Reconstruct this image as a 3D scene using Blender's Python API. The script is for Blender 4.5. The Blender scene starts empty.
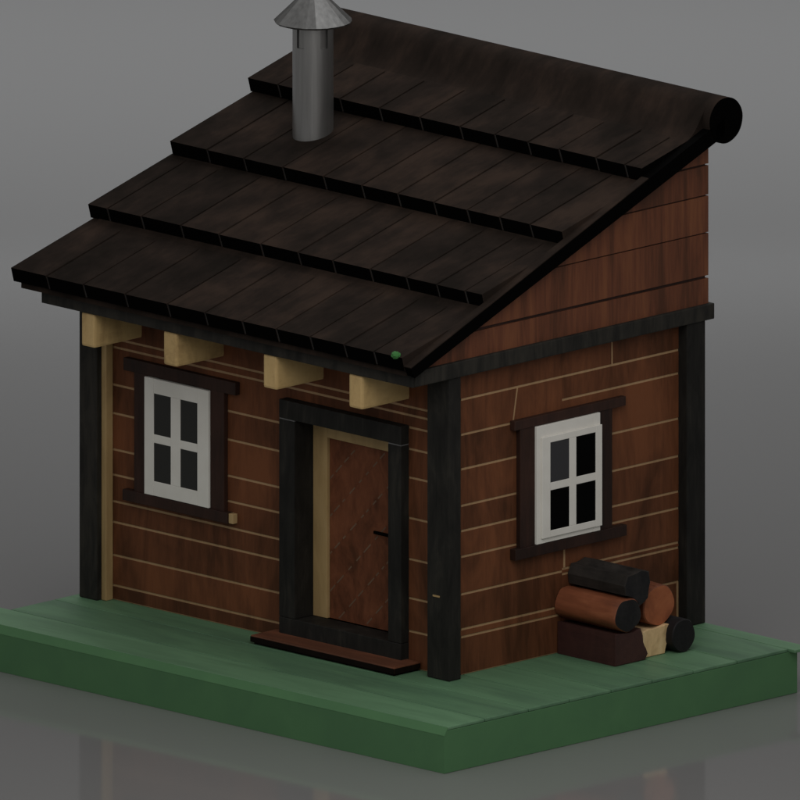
import bpy, bmesh, math, random
from mathutils import Vector, Matrix
random.seed(7)
sc = bpy.context.scene
C = sc.collection
SQ = math.sqrt(0.5)

# ------------------------------------------------------------------ view
world = bpy.data.worlds.new("World"); sc.world = world
world.use_nodes = True
bg = world.node_tree.nodes["Background"]
bg.inputs[0].default_value = (1.0, 0.99, 0.975, 1); bg.inputs[1].default_value = 0.30
sc.view_settings.view_transform = 'Standard'
sc.view_settings.look = 'None'
sc.view_settings.exposure = 0.0
sc.view_settings.gamma = 1.0

ELEV = math.asin(0.2302)
d_h = Vector((-SQ, SQ, 0))                      # horizontal viewing direction
fwd = d_h * math.cos(ELEV) + Vector((0, 0, -math.sin(ELEV)))
target = Vector((-2.0, 1.307, 2.345))
cam_data = bpy.data.cameras.new("camera")
cam_data.type = 'ORTHO'; cam_data.ortho_scale = 8.0
cam_data.clip_end = 200
cam = bpy.data.objects.new("camera", cam_data); C.objects.link(cam)
cam.location = target - fwd * 22
cam.rotation_euler = fwd.to_track_quat('-Z', 'Y').to_euler()
sc.camera = cam

# ------------------------------------------------------------------ materials
def new_mat(name):
    m = bpy.data.materials.new(name); m.use_nodes = True
    return m, m.node_tree, m.node_tree.nodes["Principled BSDF"]

def wood(name, dark, mid, light, stretch=(7, 7, .7), blotch=(1.6, 1.6, .5), rough=.62, spec=.3,
         bump=.15, tone_amt=.5, streak=.5, dist=.8):
    """painted / stained timber: fine fibres along one axis, broad blotches, a tone per board"""
    m, nt, p = new_mat(name)
    N, L = nt.nodes, nt.links
    tc = N.new('ShaderNodeNewGeometry')
    def noise(vec, sc_, det, rgh, dist=0.0):
        mp = N.new('ShaderNodeMapping'); mp.inputs['Scale'].default_value = vec
        L.new(tc.outputs['Position'], mp.inputs['Vector'])
        n = N.new('ShaderNodeTexNoise'); n.inputs['Scale'].default_value = sc_
        n.inputs['Detail'].default_value = det; n.inputs['Roughness'].default_value = rgh
        n.inputs['Distortion'].default_value = dist
        L.new(mp.outputs[0], n.inputs['Vector'])
        return n
    fine = noise(stretch, 3.0, 6, .65, .6)
    blot = noise(blotch, 1.6, 4, .6, dist)
    at = N.new('ShaderNodeAttribute'); at.attribute_name = 'tone'
    a = N.new('ShaderNodeMath'); a.operation = 'MULTIPLY_ADD'
    L.new(fine.outputs['Fac'], a.inputs[0]); a.inputs[1].default_value = streak; a.inputs[2].default_value = -.5*streak
    b = N.new('ShaderNodeMath'); b.operation = 'ADD'
    L.new(blot.outputs['Fac'], b.inputs[0]); L.new(a.outputs[0], b.inputs[1])
    c = N.new('ShaderNodeMath'); c.operation = 'MULTIPLY_ADD'
    L.new(at.outputs['Fac'], c.inputs[0]); c.inputs[1].default_value = tone_amt*.25
    L.new(b.outputs[0], c.inputs[2])
    r = N.new('ShaderNodeValToRGB')
    e = r.color_ramp.elements
    e[0].position = .3; e[0].color = (*dark, 1)
    e[1].position = .72; e[1].color = (*light, 1)
    k = e.new(.5); k.color = (*mid, 1)
    L.new(c.outputs[0], r.inputs['Fac'])
    L.new(r.outputs['Color'], p.inputs['Base Color'])
    p.inputs['Roughness'].default_value = rough
    p.inputs['Specular IOR Level'].default_value = spec
    bp = N.new('ShaderNodeBump'); bp.inputs['Strength'].default_value = bump; bp.inputs['Distance'].default_value = .02
    L.new(fine.outputs['Fac'], bp.inputs['Height']); L.new(bp.outputs[0], p.inputs['Normal'])
    return m

M = {}
M['wall']  = wood('stained_red_brown_timber', (.066,.025,.011), (.120,.043,.019), (.180,.064,.027), streak=.35, spec=.15)
M['gable'] = wood('stained_gable_timber', (.072,.025,.011), (.130,.042,.019), (.18,.064,.026), stretch=(5,5,.35), blotch=(2.2,2.2,.3), streak=.7)
M['door']  = wood('door_timber', (.085,.030,.014), (.145,.049,.023), (.205,.072,.034), spec=.15, stretch=(5,5,2), blotch=(2,2,1.2))
M['dark']  = wood('charred_dark_timber', (.011,.0105,.0095), (.0175,.0165,.0145), (.032,.029,.024), blotch=(3,3,1), spec=.15)
M['casing']= wood('dark_brown_casing_timber', (.015,.007,.005), (.027,.0115,.0075), (.040,.0165,.011), spec=.25)
M['cream'] = wood('bare_cream_timber', (.40,.265,.115), (.56,.385,.17), (.64,.45,.205), stretch=(6,2,6), blotch=(2,2,1), streak=.35)
M['tan']   = wood('tan_door_lining', (.34,.225,.10), (.43,.29,.13), (.48,.33,.16), streak=.3)
M['joint_grey'] = wood('grey_joint_filler', (.10,.10,.10), (.13,.13,.13), (.16,.16,.16))
M['mark'] = wood('faint_joint_mark', (.12,.070,.043), (.15,.088,.054), (.18,.11,.068))
M['gap']   = wood('pale_joint_filler', (.28,.175,.09), (.36,.225,.115), (.42,.265,.14))
M['roof']  = wood('weathered_roof_timber', (.0130,.0102,.0084), (.0215,.0157,.0128), (.038,.0255,.0195), stretch=(6,.8,1.5), blotch=(1.5,1.0,.8), spec=.015, rough=.8, streak=.25, bump=.12, tone_amt=.35, dist=.15)
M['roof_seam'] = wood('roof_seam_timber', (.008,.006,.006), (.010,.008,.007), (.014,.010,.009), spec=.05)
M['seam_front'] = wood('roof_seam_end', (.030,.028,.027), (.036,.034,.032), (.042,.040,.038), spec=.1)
M['green'] = wood('green_painted_deck', (.080,.165,.095), (.105,.215,.118), (.132,.262,.145), stretch=(.25,6,6), blotch=(.3,2,2), streak=.35, rough=.55, spec=.3, bump=.1, tone_amt=.35)
M['green_side'] = wood('green_painted_edge', (.078,.185,.084), (.084,.20,.088), (.092,.215,.094), blotch=(.8,.8,.8), streak=.1, spec=.2, bump=.03)
M['log_brown'] = wood('brown_log_bark', (.13,.040,.018), (.21,.065,.028), (.28,.095,.042), stretch=(.8,6,6), blotch=(.5,2,2))
M['log_orange'] = wood('orange_log_end', (.25,.075,.030), (.33,.10,.040), (.39,.13,.052), stretch=(3,3,3), blotch=(2,2,2))
M['log_cream'] = wood('cream_split_log', (.55,.37,.19), (.74,.51,.27), (.82,.60,.34), stretch=(3,5,2), blotch=(2,3,2))
M['log_maroon'] = wood('maroon_split_log', (.030,.011,.010), (.044,.016,.014), (.058,.022,.018), stretch=(.8,6,6))
M['log_dark'] = wood('charred_split_face', (.012,.011,.010), (.024,.021,.019), (.040,.034,.030), stretch=(.8,6,6), spec=.15)
M['log_black'] = wood('charred_log', (.008,.007,.008), (.012,.011,.012), (.022,.020,.020), stretch=(1,6,6), spec=.2)
M['step'] = wood('reddish_step_board', (.10,.037,.019), (.155,.055,.027), (.21,.075,.036), stretch=(.7,6,6), blotch=(.5,2,2))
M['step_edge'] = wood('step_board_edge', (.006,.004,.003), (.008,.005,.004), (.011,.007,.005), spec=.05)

m, nt, p = new_mat('black_end_grain'); p.inputs['Base Color'].default_value = (.0012,.0011,.001,1)
p.inputs['Roughness'].default_value = .9; p.inputs['Specular IOR Level'].default_value = 0.02; M['black'] = m

m, nt, p = new_mat('white_window_paint')
n = nt.nodes.new('ShaderNodeTexNoise'); n.inputs['Scale'].default_value = 5; n.inputs['Detail'].default_value = 5
r = nt.nodes.new('ShaderNodeValToRGB'); r.color_ramp.elements[0].color = (.70,.675,.62,1); r.color_ramp.elements[1].color = (.82,.80,.75,1)
g = nt.nodes.new('ShaderNodeNewGeometry'); nt.links.new(g.outputs['Position'], n.inputs['Vector'])
nt.links.new(n.outputs['Fac'], r.inputs['Fac']); nt.links.new(r.outputs['Color'], p.inputs['Base Color'])
p.inputs['Roughness'].default_value = .5; M['white'] = m

def glass(name, col, rough, spec):
    m, nt, p = new_mat(name); p.inputs['Base Color'].default_value = (*col, 1)
    p.inputs['Roughness'].default_value = rough; p.inputs['Specular IOR Level'].default_value = spec
    return m
M['glass'] = glass('dark_window_glass', (.017,.017,.015), .35, .35)
M['glass_black'] = glass('black_window_glass', (.0012,.0012,.0012), .5, .03)
M['glass_reflection'] = glass('painted_reflection_glass', (.035,.035,.038), .4, .3)  # paler base colour stands in for a reflection on one pane

m, nt, p = new_mat('galvanised_metal')
g = nt.nodes.new('ShaderNodeNewGeometry')
mp = nt.nodes.new('ShaderNodeMapping'); mp.inputs['Scale'].default_value = (9, 9, .6)
n = nt.nodes.new('ShaderNodeTexNoise'); n.inputs['Scale'].default_value = 2.5; n.inputs['Detail'].default_value = 4
r = nt.nodes.new('ShaderNodeValToRGB'); r.color_ramp.elements[0].color = (.24,.238,.234,1); r.color_ramp.elements[1].color = (.40,.396,.39,1)
nt.links.new(g.outputs['Position'], mp.inputs[0]); nt.links.new(mp.outputs[0], n.inputs['Vector'])
nt.links.new(n.outputs['Fac'], r.inputs['Fac']); nt.links.new(r.outputs['Color'], p.inputs['Base Color'])
p.inputs['Metallic'].default_value = .85; p.inputs['Roughness'].default_value = .33; M['metal'] = m
M['cap_metal'] = m.copy()
M['cap_metal'].node_tree.nodes['Color Ramp'].color_ramp.elements[0].color = (.10,.10,.099,1)
M['cap_metal'].node_tree.nodes['Color Ramp'].color_ramp.elements[1].color = (.26,.259,.254,1)

m, nt, p = new_mat('studio_grey')
p.inputs['Base Color'].default_value = (.215,.215,.215,1)
p.inputs['Roughness'].default_value = .075; p.inputs['Specular IOR Level'].default_value = .62
M['studio'] = m

m, nt, p = new_mat('mottled_green')
n = nt.nodes.new('ShaderNodeTexNoise'); n.inputs['Scale'].default_value = 60
r = nt.nodes.new('ShaderNodeValToRGB'); r.color_ramp.elements[0].color = (.02,.09,.02,1); r.color_ramp.elements[1].color = (.04,.20,.04,1)
nt.links.new(n.outputs['Fac'], r.inputs['Fac']); nt.links.new(r.outputs['Color'], p.inputs['Base Color'])
p.inputs['Roughness'].default_value = .9; M['green_blob'] = m

# ------------------------------------------------------------------ mesh helpers
ORIG = {}
class MB:
    """collects solids; every solid gets a random tone on its faces"""
    def __init__(s):
        s.bm = bmesh.new(); s.t = s.bm.faces.layers.float.new('tone')
    def _fin(s, faces, mi, tone=None):
        t = random.uniform(-1, 1) if tone is None else tone
        for f in faces: f[s.t] = t; f.material_index = mi
    def box(s, x0, x1, y0, y1, z0, z1, bev=.008, mi=0, tone=None):
        return s.hexa([(x0,y0,z0),(x1,y0,z0),(x1,y1,z0),(x0,y1,z0),(x0,y0,z1),(x1,y0,z1),(x1,y1,z1),(x0,y1,z1)], bev, mi, tone)
    def hexa(s, P, bev=.008, mi=0, tone=None):
        v = [s.bm.verts.new(p) for p in P]
        fs = [s.bm.faces.new([v[i] for i in q]) for q in
              ((0,3,2,1),(4,5,6,7),(0,1,5,4),(1,2,6,5),(2,3,7,6),(3,0,4,7))]
        s._fin(fs, mi, tone)
        if bev > 0:
            es = list({e for f in fs for e in f.edges})
            t = fs[0][s.t]
            r = bmesh.ops.bevel(s.bm, geom=es, offset=bev, segments=2, profile=.6, affect='EDGES', clamp_overlap=True)
            for f in r['faces']: f[s.t] = t; f.material_index = mi
        return fs
    def prism(s, pts, axis, a0, a1, bev=.0, mi=0, tone=None, cap_mi=None):
        """pts: outline in the two other axes; extruded along axis"""
        def P(q, a):
            return {'x': (a, q[0], q[1]), 'y': (q[0], a, q[1]), 'z': (q[0], q[1], a)}[axis]
        A = [s.bm.verts.new(P(q, a0)) for q in pts]; B = [s.bm.verts.new(P(q, a1)) for q in pts]
        n = len(pts)
        caps = [s.bm.faces.new(A[::-1]), s.bm.faces.new(B)]
        side = [s.bm.faces.new((A[i], A[(i+1)%n], B[(i+1)%n], B[i])) for i in range(n)]
        s._fin(side, mi, tone); s._fin(caps, mi if cap_mi is None else cap_mi, side[0][s.t])
        if bev > 0:
            es = list({e for f in caps for e in f.edges})
            t = side[0][s.t]
            r = bmesh.ops.bevel(s.bm, geom=es, offset=bev, segments=2, profile=.6, affect='EDGES', clamp_overlap=True)
            for f in r['faces']: f[s.t] = t
        return side, caps
    def build(s, name, mats, parent=None, origin=None, smooth=False, angle=35):
        bmesh.ops.recalc_face_normals(s.bm, faces=s.bm.faces)
        if origin is None:
            c = [v.co for v in s.bm.verts]
            origin = Vector([(min(q[i] for q in c)+max(q[i] for q in c))/2 for i in range(3)])
        origin = Vector(origin)
        for v in s.bm.verts: v.co -= origin
        me = bpy.data.meshes.new(name); s.bm.to_mesh(me); s.bm.free()
        if not isinstance(mats, (list, tuple)): mats = [mats]
        for k in mats: me.materials.append(M[k])
        if smooth:
            me.shade_smooth()
            me.set_sharp_from_angle(angle=math.radians(angle))
        o = bpy.data.objects.new(name, me); C.objects.link(o)
        ORIG[o.name] = origin
        if parent is not None:
            o.parent = parent; o.location = origin - ORIG[parent.name]
        else:
            o.location = origin
        return o
def thing(name, label, cat, loc, group=None):
    o = bpy.data.objects.new(name, None); C.objects.link(o); o.location = loc
    ORIG[o.name] = Vector(loc); o['label'] = label; o['category'] = cat
    if group: o['group'] = group
    return o
def tag(o, label, cat, group=None):
    o['label'] = label; o['category'] = cat
    if group: o['group'] = group
    return o

# ------------------------------------------------------------------ studio: floor swept up into the backdrop
FZ = -0.473
rt = Vector((SQ, SQ, 0))
centre = Vector((-2, 1.3, 0))
prof = []
prof.append((-34, FZ)); prof.append((-10, FZ)); prof.append((0, FZ)); prof.append((12, FZ)); prof.append((34, FZ))
R0 = 9.0; n = 40
for i in range(1, n+1):
    a = i/n*math.radians(88)
    prof.append((34 + R0*math.sin(a), FZ + R0*(1-math.cos(a))))
prof.append((prof[-1][0]+.3, 22))
bm = bmesh.new(); rows = []
for s_, z in prof:
    rows.append([bm.verts.new(centre + d_h*s_ + rt*w + Vector((0,0,z))) for w in (-36, -12, 12, 36)])
for a, b in zip(rows, rows[1:]):
    for i in range(3): bm.faces.new((a[i], a[i+1], b[i+1], b[i]))
bmesh.ops.recalc_face_normals(bm, faces=bm.faces)
me = bpy.data.meshes.new('floor'); bm.to_mesh(me); bm.free(); me.materials.append(M['studio']); me.shade_smooth()
fl = bpy.data.objects.new('floor', me); C.objects.link(fl); fl['kind'] = 'structure'

# ------------------------------------------------------------------ green base
base = thing('base_platform', 'thick green painted wooden slab carrying the log cabin', 'platform', (-2, 1, FZ))
mb = MB()
XL, XR, YF, YB, BZ = -5.9, 1.38, -1.445, 3.545, -.004
mb.prism([(YF, FZ+.002), (YF, -.085), (YF+.045, -.036), (-.872, -.036), (-.872, FZ+.002)], 'x', XL, -5.335, bev=.0)
mb.prism([(YF, FZ+.002), (YF, -.085), (YF+.045, -.036), (YB, -.036), (YB, FZ+.002)], 'x', -5.334, XR, bev=.004)
mb.build('slab', 'green_side', base)
mb = MB()
seams = [-1.402, -.87, -.25, .33, .92, 1.5, 2.08, 2.7, 3.42, 3.65]
for i, (a, b) in enumerate(zip(seams, seams[1:])):
    x0 = -5.9 if i == 0 else -5.335 + random.uniform(-.012, .012)
    x1 = 1.378 + (.09 if i == 8 else 0)
    mb.box(x0, x1, a+.005, b-.005, -.034, 0, bev=.010, tone=(1.3 if i == 0 else random.uniform(-1, .6)))
mb.build('deck_boards', 'green', base)
# the bevelled front strip of the deck
mb = MB()
mb.prism([(YF-.002, -.083), (-1.400, -.003), (-1.400, -.034), (YF+.03,-.083)], 'x', XL, XR+.001, bev=0, tone=0)
mb.build('edge_strip', 'green_side', base)

# ------------------------------------------------------------------ cabin
cab = thing('log_cabin', 'small dark brown timber cabin with stepped plank lean-to roof on a green slab', 'cabin', (-2.6, 1.8, 0))
WX, WY = -.12, .16                  # wall faces: side wall x, front wall y
XW, YR = -5.23, 3.627
dO0, dO1 = -2.40, -.80              # rough opening of the door

def top_z(y): return 3.345 + .413*(y+.63)
def bot_z(y): return 3.237 + .402*(y+.58)

def siding(front, zs, a0, a1, joints=(), flip=False):
    """boards between the joint heights zs; front=True runs along X on the front wall, else along Y on the side wall"""
    mb = MB(); g = .0125
    for z0, z1 in zip(zs, zs[1:]):
        cuts = [a0] + sorted(j[0] for j in joints if abs(j[1]-z0) < .02) + [a1]
        sl = {j[0]: j[2] for j in joints if abs(j[1]-z0) < .02}
        for c0, c1 in zip(cuts, cuts[1:]):
            l = c0 if c0 == a0 else c0 + g; r = c1 if c1 == a1 else c1 - g
            lt = l + sl.get(c0, 0); rtp = r + sl.get(c1, 0)
            zb, zt = z0+g, z1-g
            if front:
                mb.hexa([(l,WY,zb),(r,WY,zb),(r,WY+.03,zb),(l,WY+.03,zb),(lt,WY,zt),(rtp,WY,zt),(rtp,WY+.03,zt),(lt,WY+.03,zt)], .003)
            else:
                mb.hexa([(WX-.03,l,zb),(WX,l,zb),(WX,r,zb),(WX-.03,r,zb),(WX-.03,lt,zt),(WX,lt,zt),(WX,rtp,zt),(WX-.03,rtp,zt)], .003)
    return mb

# front wall: boards left of the door, right of the door, above it
zl = [.0, .15, .46, .80, 1.012, 1.285, 1.545, 1.917, 2.21, 2.595, 2.68, 2.98, 3.3]
w = MB()
w.box(-5.05, dO0, WY+.006, .34, 0.003, 3.25, 0, mi=0); w.box(dO1, -.16, WY+.006, .34, 0.003, 3.25, 0, mi=0)
w.box(dO0, dO1, WY+.006, .34, 2.44, 3.25, 0, mi=0)
fw = w.build('front_wall', 'gap', cab)
siding(True, zl, -5.0, dO0).build('siding', 'wall', fw)
siding(True, [0, .378, .717, 1.118, 1.54, 1.956, 2.249, 2.47, 2.595, 2.68, 2.98, 3.3], dO1, -.2).build('siding', 'wall', fw)
siding(True, [2.45, 2.595, 2.68, 2.98, 3.3], dO0+.004, dO1-.004).build('siding', 'wall', fw)

# side wall with its window, plus the rough gable above the plate
w = MB(); w.box(WX-.2, WX-.006, .30, 3.45, .003, 3.2, 0)
sw = w.build('side_wall', 'gap', cab)
YA, YZ = .1, 3.40
mid_ = 1.72
mbL = siding(False, [0, .39, .47, .83, 1.215, 1.48, 1.74, 2.115, 2.47, 2.83, 3.2], YA, mid_, joints=[(1.0+.03, 2.47, .06)])
mbL.build('siding', 'wall', sw)
mbR = siding(False, [0, .45, .80, .853, 1.205, 1.376, 1.74, 2.125, 2.59, 2.83, 3.2], mid_+.0005, YZ, joints=[(2.43, 2.83, 0.0)])
mbR.build('siding', 'wall', sw)
# short upright joint strips low on the side wall
mb = MB(); mb.box(WX-.002, WX+.004, 3.335, 3.36, .02, .455, 0); mb.build('joint_strip', 'gap', sw)
mb = MB(); mb.box(WX-.002, WX+.003, 1.735, 1.76, .865, 1.06, 0); mb.build('joint_strip', 'gap', sw)
# far walls
w = MB(); w.box(-5.2, -5.05, .2, 3.5, .003, 3.2, 0); w.box(-5.15, -.1, 3.5, 3.6, .003, 3.2, 0)
w.build('rear_wall', 'wall', cab)

# gable: wide boards cut by the roof slope, dark seams between them
GX = -.02
zz = [3.24, 3.547, 4.0, 4.385, 4.70, 4.92]
def y_at(z): return (z - 3.237 + .06)/.402 - .58   # where the roof underside reaches height z
for gx0, gx1, nm in ((GX-.05, GX, 'gable'), (-5.2, -5.15, 'gable')):
    mb = MB()
    gp = (.030, .012, .014, .02)
    for k, (a, b) in enumerate(zip(zz, zz[1:])):
        za = a + (.004 if k == 0 else gp[k-1]/2); zb = b - (gp[k]/2 if k < 4 else 0)
        ya, yb = max(y_at(za), -.4), y_at(zb)
        if yb > 3.66: zb = min(zb, 4.90)
        mb.prism([(ya, za), (3.69, za), (3.69, min(zb, 4.93)), (min(yb, 3.66), zb)], 'x', gx0, gx1, bev=.004)
    gb = mb.build(nm, 'gable', cab)
    mb = MB(); mb.prism([(-.3, 3.24), (3.66, 3.24), (3.66, 4.88), (3.5, 4.86)], 'x', gx0+.005, gx0+.03, tone=0)
    mb.build('backing_panel', 'casing', gb)
mb = MB(); mb.box(-5.15, -.1, 3.6, 3.66, 3.2, 4.88); mb.build('rear_wall', 'wall', cab)

# posts
for x0, x1, y0, y1, z1 in ((-.31, 0, 0, .17, 3.112), (-5.23, -4.98, 0, .2, 3.112), (-.2, 0, 3.366, YR, 3.112), (-5.23, -4.98, 3.4, YR, 3.112)):
    mb = MB(); mb.box(x0, x1, y0, y1, 0.002, z1, .012); mb.build('corner_post', 'dark', cab)
mb = MB(); mb.box(-4.975, -4.905, .055, .155, .002, 3.1, .01, tone=-.5); mb.build('trim_board', 'tan', cab)

mb = MB(); mb.box(-.225, -.13, -.006, .004, .845, .862, 0); mb.build('nail_strip', 'tan', cab)

# wall plates and the eave beam
mb = MB(); mb.box(-.13, .022, -.50, 3.735, 3.112, 3.275, .012); mb.build('wall_plate', 'dark', cab)
mb = MB(); mb.box(-5.21, -5.06, -.50, 3.735, 3.112, 3.275, .012); mb.build('wall_plate', 'dark', cab)
mb = MB(); mb.box(-5.24, .01, -.525, -.43, 3.108, 3.235, .01); mb.build('eave_beam', 'dark', cab)
mb = MB(); mb.box(-5.38, .05, -.585, -.44, 3.238, 3.30, .008); mb.build('fascia', 'dark', cab)

# corbels: stub beams under the eave
for xr in (-4.506, -3.345, -1.934, -.723):
    mb = MB(); mb.box(xr-.19, xr, -.505, .22, 2.757, 3.104, .026)
    mb.build('corbel', 'cream', cab)

# door
DY = .31
fr = MB()
fr.box(-2.454, -2.235, .05, .33, .262, 2.290, .006, mi=0)
fr.box(-.913, -.729, .05, .33, .262, 2.290, .006, mi=0)
fr.box(-2.454, -.729, .048, .33, 2.302, 2.492, .008, mi=0)
fr.box(-2.454, -.729, .048, .33, .004, .259, .008, mi=0)
dfr = fr.build('door_frame', 'dark', cab)
for a_, b_ in ((-2.45, -2.24), (-.909, -.732)):
    mb = MB(); mb.box(a_, b_, .053, .2, 2.2905, 2.3015, 0); mb.build('joint_filler', 'joint_grey', dfr)
mb = MB(); mb.box(-2.232, -2.035, DY, DY+.1, .263, 2.297, .004, tone=.2)
mb.box(-2.033, -.916, DY, DY+.1, 2.12, 2.297, .004, tone=0)
mb.build('door_lining', 'tan', cab)
# door leaf: diagonal planks clipped to the leaf rectangle
dx0, dx1, dz0, dz1, dyf = -2.030, -.918, .265, 2.116, .345
door_bm = MB()
door_bm.box(dx0, dx1, dyf+.012, dyf+.06, dz0, dz1, 0, tone=-1)
def clip(poly, a, b, c):           # keep a*x+b*z<=c
    out = []
    for i in range(len(poly)):
        p, q = poly[i], poly[(i+1) % len(poly)]
        fp, fq = a*p[0]+b*p[1]-c, a*q[0]+b*q[1]-c
        if fp <= 0: out.append(p)
        if (fp < 0) != (fq < 0):
            t = fp/(fp-fq); out.append((p[0]+t*(q[0]-p[0]), p[1]+t*(q[1]-p[1])))
    return out
cs = [-.13 + .385*k for k in range(-2, 16)]     # z - x = c lines
for c0, c1 in zip(cs, cs[1:]):
    poly = [(dx0,dz0),(dx1,dz0),(dx1,dz1),(dx0,dz1)]
    poly = clip(poly, 1, -1, -(c0+.0008)); 
    if len(poly) < 3: continue
    poly = clip(poly, -1, 1, c1-.0008)
    if len(poly) < 3: continue
    door_bm.prism(poly, 'y', dyf, dyf+.02, tone=random.uniform(-.5, .5))
# pale broken joint marks along the diagonals
mb = door_bm
for c in cs:
    t = dx0
    while t < dx1:
        ln = random.uniform(.03, .10)
        x0, x1 = t, t+ln
        z0, z1 = x0+c, x1+c
        if x1 < dx1-.01 and z0 > dz0+.01 and z1 < dz1-.01:
            h = .0055
            mb.hexa([(x0+h,dyf-.0012,z0-h),(x1+h,dyf-.0012,z1-h),(x1+h,dyf+.01,z1-h),(x0+h,dyf+.01,z0-h),
                     (x0-h,dyf-.0012,z0+h),(x1-h,dyf-.0012,z1+h),(x1-h,dyf+.01,z1+h),(x0-h,dyf+.01,z0+h)], 0, mi=1, tone=0)
        t += ln + random.uniform(.02, .07)
door = door_bm.build('door', ['door', 'mark'], cab)
mb = MB(); mb.box(-1.17, -1.09, dyf-.015, dyf+.002, 1.19, 1.33, .006)
mb.box(-1.36, -1.11, dyf-.06, dyf-.035, 1.245, 1.28, .01); mb.box(-1.14, -1.11, dyf-.05, dyf, 1.25, 1.275, .004)
mb.build('handle', 'black', door)

# doorstep
st = MB(); st.box(-2.58, -.55, -.225, .15, .020, .092, .010)
step = st.build('doorstep', 'step', cab)
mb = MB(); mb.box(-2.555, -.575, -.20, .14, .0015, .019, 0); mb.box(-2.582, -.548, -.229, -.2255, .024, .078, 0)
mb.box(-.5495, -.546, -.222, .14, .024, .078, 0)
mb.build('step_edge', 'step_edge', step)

# windows
def window(front):
    """casing boards, white sash with glazing bars, four panes. a = along the wall, o = outwards"""
    def B(mb, a0, a1, o0, o1, z0, z1, bev=.006, **k):
        if front: mb.box(a0, a1, WY-o1, WY-o0, z0, z1, bev, **k)
        else: mb.box(WX+o0, WX+o1, a0, a1, z0, z1, bev, **k)
    mb = MB()
    if front:
        a, b, A0, B0, H0, H1, zt = -4.385, -3.478, -4.557, -3.284, -4.70, -3.115, 2.535
    else:
        a, b, A0, B0, H0, H1, zt = 1.276, 2.178, 1.07, 2.372, .98, 2.557, 2.502
    B(mb, A0, a+.01, 0.002, .058, 1.18, 2.41); B(mb, b-.01, B0, .002, .058, 1.18, 2.41)
    B(mb, H0, H1, .002, .066, 2.405, zt); B(mb, H0, -3.215 if front else H1, .002, .080, 1.072, 1.185)
    w = mb.build('window', 'casing', cab)
    if front:
        px, pz, fo = [(-4.255,-4.014),(-3.88,-3.636)], [(1.34,1.734),(1.822,2.242)], .085
        mb = MB()
        B(mb, a, px[0][0], .03, fo, 1.191, 2.394, .004, tone=0); B(mb, px[1][1], b, .03, fo, 1.191, 2.394, .004, tone=0)
        B(mb, px[0][0]+.0005, px[1][1]-.0005, .03, fo-.001, 1.192, pz[0][0], .004, tone=0); B(mb, px[0][0]+.0005, px[1][1]-.0005, .03, fo-.001, pz[1][1], 2.393, .004, tone=0)
        B(mb, px[0][1], px[1][0], .03, fo-.002, pz[0][0]+.0005, pz[1][1]-.0005, .004, tone=0)
        B(mb, px[0][0]+.0005, px[0][1]-.0005, .03, fo-.006, pz[0][1], pz[1][0], .004, tone=0); B(mb, px[1][0]+.0005, px[1][1]-.0005, .03, fo-.006, pz[0][1], pz[1][0], .004, tone=0)
        mb.build('sash', 'white', w)
        mb = MB(); B(mb, px[0][0]-.02, px[1][1]+.02, .035, .076, pz[0][0]-.02, pz[1][1]+.02, 0)
        mb.build('pane', 'glass', w)
        return w
    # the side window: a fixed frame with a proud opening leaf set a little off it
    mb = MB()
    B(mb, 1.276, 1.40, .03, .085, 1.19, 2.40, .004, tone=0); B(mb, 2.08, 2.175, .03, .085, 1.19, 2.40, .004, tone=0)
    B(mb, 1.4005, 2.0795, .03, .084, 1.191, 1.30, .004, tone=0); B(mb, 1.4005, 2.0795, .03, .084, 2.25, 2.399, .004, tone=0)
    mb.build('window_frame', 'white', w)
    px, pz, fo, fi = [(1.45,1.72),(1.818,2.092)], [(1.311,1.722),(1.803,2.215)], .106, .0862
    mb = MB()
    B(mb, 1.335, px[0][0], fi, fo, 1.243, 2.281, .004, tone=0); B(mb, px[1][1], 2.182, fi, fo, 1.243, 2.281, .004, tone=0)
    B(mb, px[0][0]+.0005, px[1][1]-.0005, fi, fo-.001, 1.244, pz[0][0], .004, tone=0); B(mb, px[0][0]+.0005, px[1][1]-.0005, fi, fo-.001, pz[1][1], 2.280, .004, tone=0)
    B(mb, px[0][1], px[1][0], fi, fo-.002, pz[0][0]+.0005, pz[1][1]-.0005, .004, tone=0)
    B(mb, px[0][0]+.0005, px[0][1]-.0005, fi, fo-.005, pz[0][1], pz[1][0], .004, tone=0); B(mb, px[1][0]+.0005, px[1][1]-.0005, fi, fo-.005, pz[0][1], pz[1][0], .004, tone=0)
    mb.build('sash', 'white', w)
    for i in (0, 1):
        for j in (0, 1):
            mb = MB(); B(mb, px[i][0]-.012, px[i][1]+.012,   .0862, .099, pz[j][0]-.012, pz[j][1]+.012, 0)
            pn = mb.build('pane', 'glass_reflection' if (i, j) == (0, 1) else 'glass_black', w)
            if (i, j) == (0, 1): pn['label'] = 'window pane with a painted grey reflection'
    return w
window(True)['label'] = 'window beside the door with dark brown casing'
window(False)['label'] = 'window on the firewood side with black panes'
# bare end of the sill under the front window
mb = MB(); mb.box(-3.213, -3.15, WY-.065, WY-.002, 1.078, 1.178, .005); mb.build('sill_end', 'tan', cab)

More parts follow.
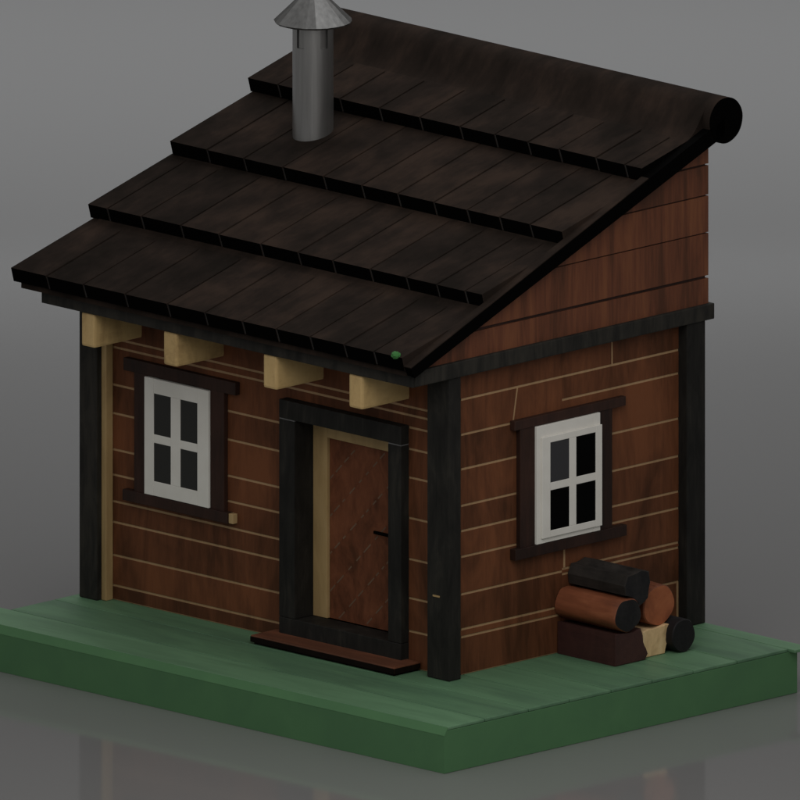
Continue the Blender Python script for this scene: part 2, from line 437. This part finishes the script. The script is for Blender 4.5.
# roof: deck, four plank courses each lying flatter than the deck, verge boards, ridge log
mb = MB()
ya, yb = -.60, 3.78
side, caps = mb.prism([(ya, bot_z(ya)+.01), (yb, bot_z(yb)+.01), (yb, top_z(yb)-.09), (ya, top_z(ya)-.03)], 'x', -5.45, -.002, tone=0)
roof = mb.build('roof', 'roof', cab)
for x0, x1, dn in ((.0, .10, 0), (-5.495, -5.452, .085)):
    mb = MB()
    yv = -.637 if dn == 0 else -.40
    mb.prism([(yv+.057, bot_z(yv+.057)+dn*.3), (3.80, bot_z(3.80)+dn*.3), (3.80, top_z(3.80)-dn), (yv, top_z(yv)-dn)], 'x', x0, x1, tone=0)
    mb.build('verge_board', 'black', roof)
# the brown top face of the verge, a thin capping
mb = MB()
mb.prism([(-.637, top_z(-.637)+.001), (2.72, top_z(2.72)+.001), (2.72, top_z(2.72)+.012), (-.640, top_z(-.640)+.012)], 'x', .001, .101, tone=0)
mb.build('verge_capping', 'roof', roof)

COURSES = [
 [-5.53,-5.03,-4.51,-3.92,-3.32,-2.79,-2.26,-1.78,-1.3,-.82,-.4,0],
 [-5.57,-5.3,-4.82,-4.26,-3.72,-3.13,-2.6,-2.11,-1.58,-1.07,-.64,-.24,0],
 [-5.54,-5.02,-4.5,-3.95,-3.37,-2.83,-2.32,-1.81,-1.34,-.88,-.45,0],
 [-5.57,-5.15,-4.71,-4.27,-3.71,-3.14,-2.57,-2.08,-1.61,-1.17,-.65,-.24,0]]
SL = .27; TH = .148
sa = math.atan(SL); ny, nz = -math.sin(sa), math.cos(sa)      # plank normal
for i, xs in enumerate(COURSES):
    y0, z0 = -.665 + 1.13*i, 3.441 + .461*i
    ln = 1.19 if i < 3 else 1.13
    y1, z1 = y0+ln, z0+SL*ln
    mb = MB()
    for k, (a, b) in enumerate(zip(xs, xs[1:])):
        l = a + (.012 if k else 0); r = b - (.012 if b != xs[-1] else 0)
        dz = random.uniform(-.003, .003)
        T0, T1 = (y0, z0+dz), (y1, z1+dz)
        B0, B1 = (y0 - ny*TH, z0+dz - nz*TH), (y1 - ny*TH, z1 - nz*TH)
        skew = .012
        P = [(l+skew*(k>0),B0[0],B0[1]),(r+skew*(b!=xs[-1]),B0[0],B0[1]),(r,B1[0],B1[1]),(l,B1[0],B1[1]),(l,T0[0],T0[1]),(r,T0[0],T0[1]),(r,T1[0],T1[1]),(l,T1[0],T1[1])]
        fs = mb.hexa(P, 0)
        fs[2].material_index = 1
        if i == 3 and b == xs[-1]: fs[3].material_index = 1
    cr = mb.build('plank_course', ['roof', 'black'], roof)
    # packing behind the seams: dark from above, grey at the ends
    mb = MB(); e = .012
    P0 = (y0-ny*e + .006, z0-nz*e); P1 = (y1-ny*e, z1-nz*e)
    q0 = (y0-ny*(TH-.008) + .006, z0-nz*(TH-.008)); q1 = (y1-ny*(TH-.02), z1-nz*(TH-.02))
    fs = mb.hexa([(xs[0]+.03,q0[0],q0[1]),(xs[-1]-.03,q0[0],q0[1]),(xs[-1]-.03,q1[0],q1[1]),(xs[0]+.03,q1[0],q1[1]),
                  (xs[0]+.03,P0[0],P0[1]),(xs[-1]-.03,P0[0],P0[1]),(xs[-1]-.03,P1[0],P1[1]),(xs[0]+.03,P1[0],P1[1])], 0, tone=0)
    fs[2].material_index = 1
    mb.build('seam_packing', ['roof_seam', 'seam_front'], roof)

# ridge log
mb = MB(); ly, lz, lr = 3.817, 5.150, .235
pts = []
for k in range(48):
    a = 2*math.pi*k/48
    rr = lr*(1 + .006*math.sin(3*a+1) + .004*math.sin(7*a))
    pts.append((ly + rr*math.cos(a), lz + rr*math.sin(a)))
side, caps = mb.prism(pts, 'x', -5.44, .10, bev=0, tone=.0, cap_mi=1)
mb.build('ridge_log', ['roof', 'black'], roof, smooth=True)

# added fillet, no real board: lightens the dark crease under the log
mb = MB()
q0 = Vector((3.36, 4.824+SL*(3.36-2.725)-.005)); aa = math.radians(142)
q3 = Vector((ly+(lr+.001)*math.cos(aa), lz+(lr+.001)*math.sin(aa)))
q1 = q0 + Vector((.10, .027)); q2 = q3 - Vector((.062, .079))
crv = [tuple(q0*(1-t)**3 + q1*3*t*(1-t)**2 + q2*3*t*t*(1-t) + q3*t**3) for t in [k/12 for k in range(13)]]
mb.prism(crv + [(ly, lz), (3.6, 5.0), (3.40, 4.96)], 'x', -5.435, 0.0, tone=0)
mb.build('crease_fill', 'roof', roof, smooth=True, angle=50)

# chimney
ch = MB(); cx, cy, zb, zt, cr_ = -4.237, 2.314, 4.40, 5.76, .206
NS, slot_z = 60, 5.45
def ringpt(a, r, z): return (cx + r*math.cos(a), cy + r*math.sin(a), z)
view_a = math.atan2(-SQ, SQ)                 # direction from pipe to camera
def is_slot(a):
    d = (math.degrees(a - view_a) + 180) % 360 - 180
    return min(abs(d-c) for c in (-41, 35, 111, -117)) < 12
bmx = ch.bm
for rr, flip in ((cr_, False), (cr_-.012, True)):
    V = [[bmx.verts.new(ringpt(2*math.pi*k/NS, rr, z)) for k in range(NS)] for z in (zb, slot_z, zt)]
    for j in range(2):
        for k in range(NS):
            amid = 2*math.pi*(k+.5)/NS
            if j == 1 and is_slot(amid): continue
            q = (V[j][k], V[j][(k+1)%NS], V[j+1][(k+1)%NS], V[j+1][k])
            f = bmx.faces.new(q if not flip else q[::-1]); f[ch.t] = 0
    if not flip: OV = V
    else:
        for k in range(NS):            # lip between outer and inner wall
            amid = 2*math.pi*(k+.5)/NS
            if is_slot(amid):
                f = bmx.faces.new((OV[1][k], OV[1][(k+1)%NS], V[1][(k+1)%NS], V[1][k])); f[ch.t] = 0
for v in bmx.verts: pass
for k in range(NS):
    q = [bmx.verts.new(ringpt(2*math.pi*kk/NS, cr_-.015, z)) for z in (5.2, 5.72) for kk in (k, k+1)]
    f = bmx.faces.new((q[0], q[1], q[3], q[2])); f[ch.t] = 0
chim = ch.build('chimney', 'metal', cab, smooth=True, angle=50)
cp = MB(); NC = 22; rim, ap = .395, .385
zr = 5.708
bmx = cp.bm
top = bmx.verts.new((cx, cy, zr+ap))
r1 = [bmx.verts.new(ringpt(2*math.pi*(k+.3)/NC + view_a, rim - .006*(k % 2), zr - .003*(k % 2))) for k in range(NC)]   # pleats added so facets catch light in alternate bands
r2 = [bmx.verts.new(ringpt(2*math.pi*(k+.3)/NC + view_a, rim-.012 - .006*(k % 2), zr-.02)) for k in range(NC)]
bot = bmx.verts.new((cx, cy, zr+ap-.05))
for k in range(NC):
    for q in ((r1[k], r1[(k+1)%NC], top), (r2[(k+1)%NC], r2[k], bot), (r1[k], r2[k], r2[(k+1)%NC], r1[(k+1)%NC])):
        f = bmx.faces.new(q); f[cp.t] = 0
cp.build('chimney_cap', 'cap_metal', chim)

# ------------------------------------------------------------------ small green ball on the eave
bm = bmesh.new(); bmesh.ops.create_icosphere(bm, subdivisions=3, radius=.048)
for v in bm.verts: v.co *= 1 + random.uniform(-.10, .10); v.co.z *= .8
me = bpy.data.meshes.new('eave_blob'); bm.to_mesh(me); bm.free(); me.materials.append(M['green_blob'])
mo = bpy.data.objects.new('eave_blob', me); C.objects.link(mo)
mo.location = (-.09, -.663, 3.455)
tag(mo, 'tiny round green ball at the right end of the lowest roof edge', 'green_blob')

# ------------------------------------------------------------------ firewood against the side wall (all run along X, ends towards +X)
G = 'firewood stacked against the side wall'
def log(name, label, cy_, cz_, r, x0, x1, bark, end, seg=36, rot=0, squash=1, taper=1.0, wob=.03):
    mb = MB(); pts0 = []
    ph = random.uniform(0, 6)
    for k in range(seg):
        a = 2*math.pi*k/seg
        rr = r*(1 + wob*math.sin(2*a+ph) + wob*.6*math.sin(5*a+2*ph))
        pts0.append((rr*math.cos(a), rr*math.sin(a)*squash))
    b = mb.bm; n = 9; R = []
    for j in range(n+1):
        x = x0 + (x1-x0)*j/n; s = 1 + (taper-1)*(j/n) + random.uniform(-.006, .006)
        R.append([b.verts.new((x + random.uniform(-.006,.006)*(0<j<n), cy_+p[0]*(s+random.uniform(-.016,.016)), cz_+p[1]*(s+random.uniform(-.016,.016)))) for p in pts0])
    R.insert(0, [b.verts.new((x0+.0, cy_+p[0]*.94, cz_+p[1]*.94)) for p in pts0])
    R.append([b.verts.new((x1+.012, cy_+p[0]*taper*.95, cz_+p[1]*taper*.95)) for p in pts0])
    fs = []
    for A, B in zip(R, R[1:]):
        for k in range(seg): fs.append(b.faces.new((A[k], A[(k+1)%seg], B[(k+1)%seg], B[k])))
    mb._fin(fs, 0, 0)
    mb._fin([b.faces.new(R[0][::-1]), b.faces.new(R[-1])], 1, 0)
    o = mb.build(name, [bark, end], smooth=True)
    return tag(o, label, 'log', G)

def split_log(name, label, outline, x0, x1, bark, end):
    mb = MB(); mb.prism(outline, 'x', x0, x1, bev=.010, cap_mi=1, tone=0)
    o = mb.build(name, [bark, end])
    return tag(o, label, 'log', G)

split_log('split_log', 'square cut dark maroon log at the bottom front of the pile',
          [(1.64, .003), (2.06, .003), (2.10, .06), (2.075, .12), (2.02, .19), (2.03, .26), (2.00, .335), (1.9, .315), (1.8,.31), (1.64, .335)], -.11, .715, 'log_maroon', 'log_maroon')
log('firewood_log', 'reddish brown log with black end lying on the maroon block', 1.80, .505, .180, -.11, .72, 'log_brown', 'log_black', squash=1.0, wob=.06)
split_log('split_log', 'blackened split log topmost on the pile under the window',
          [(1.80, .70), (1.785, .80), (1.83, .90), (1.91, .885), (2.02, .93), (2.13, .90), (2.15, .78), (2.11, .70), (2.12, .63), (2.05, .585), (1.99, .56), (1.975, .625), (1.90, .68)], -.11, .70, 'log_dark', 'log_black')
log('firewood_log', 'log with bright orange brown round end right of the black ends', 2.36, .495, .215, -.11, .60, 'log_brown', 'log_orange', wob=.035)
split_log('split_log', 'pale cream split log standing out at the bottom of the pile',
          [(2.09, .003), (2.40, .003), (2.41, .10), (2.47, .18), (2.50, .29), (2.42, .30), (2.3, .27), (2.16, .29), (2.09, .27), (2.06, .2), (2.11,.1)], -.11, .655, 'log_cream', 'log_cream')
log('firewood_log', 'round black log on the green slab at the right foot of the pile', 2.57, .171, .166, -.11, .74, 'log_black', 'log_black', wob=.03)

# ------------------------------------------------------------------ lamps
def area(name, loc, at, size, power, sy=None, col=(1, 1, 1)):
    l = bpy.data.lights.new(name, 'AREA'); l.shape = 'RECTANGLE'; l.size = size; l.size_y = sy or size
    l.energy = power; l.color = col
    o = bpy.data.objects.new(name, l); C.objects.link(o); o.location = loc
    o.rotation_euler = (Vector(at)-Vector(loc)).to_track_quat('-Z', 'Y').to_euler()
    return o
ctr = Vector((-2, 1.3, 1.5))
area('key_lamp', ctr - d_h*10 + rt*1.0 + Vector((0,0,8)), ctr, 8, 440, col=(1, .97, .93))
area('overhead_lamp', ctr + Vector((0,0,12)) + d_h*8, ctr + d_h*8, 16, 620, sy=12)
bl = area('backdrop_lamp', centre + d_h*28 + Vector((0,0,19)), centre + d_h*27, 46, 2500, sy=10)
bl.data.color = (.97, .985, 1)
bl.data.spread = math.radians(105)
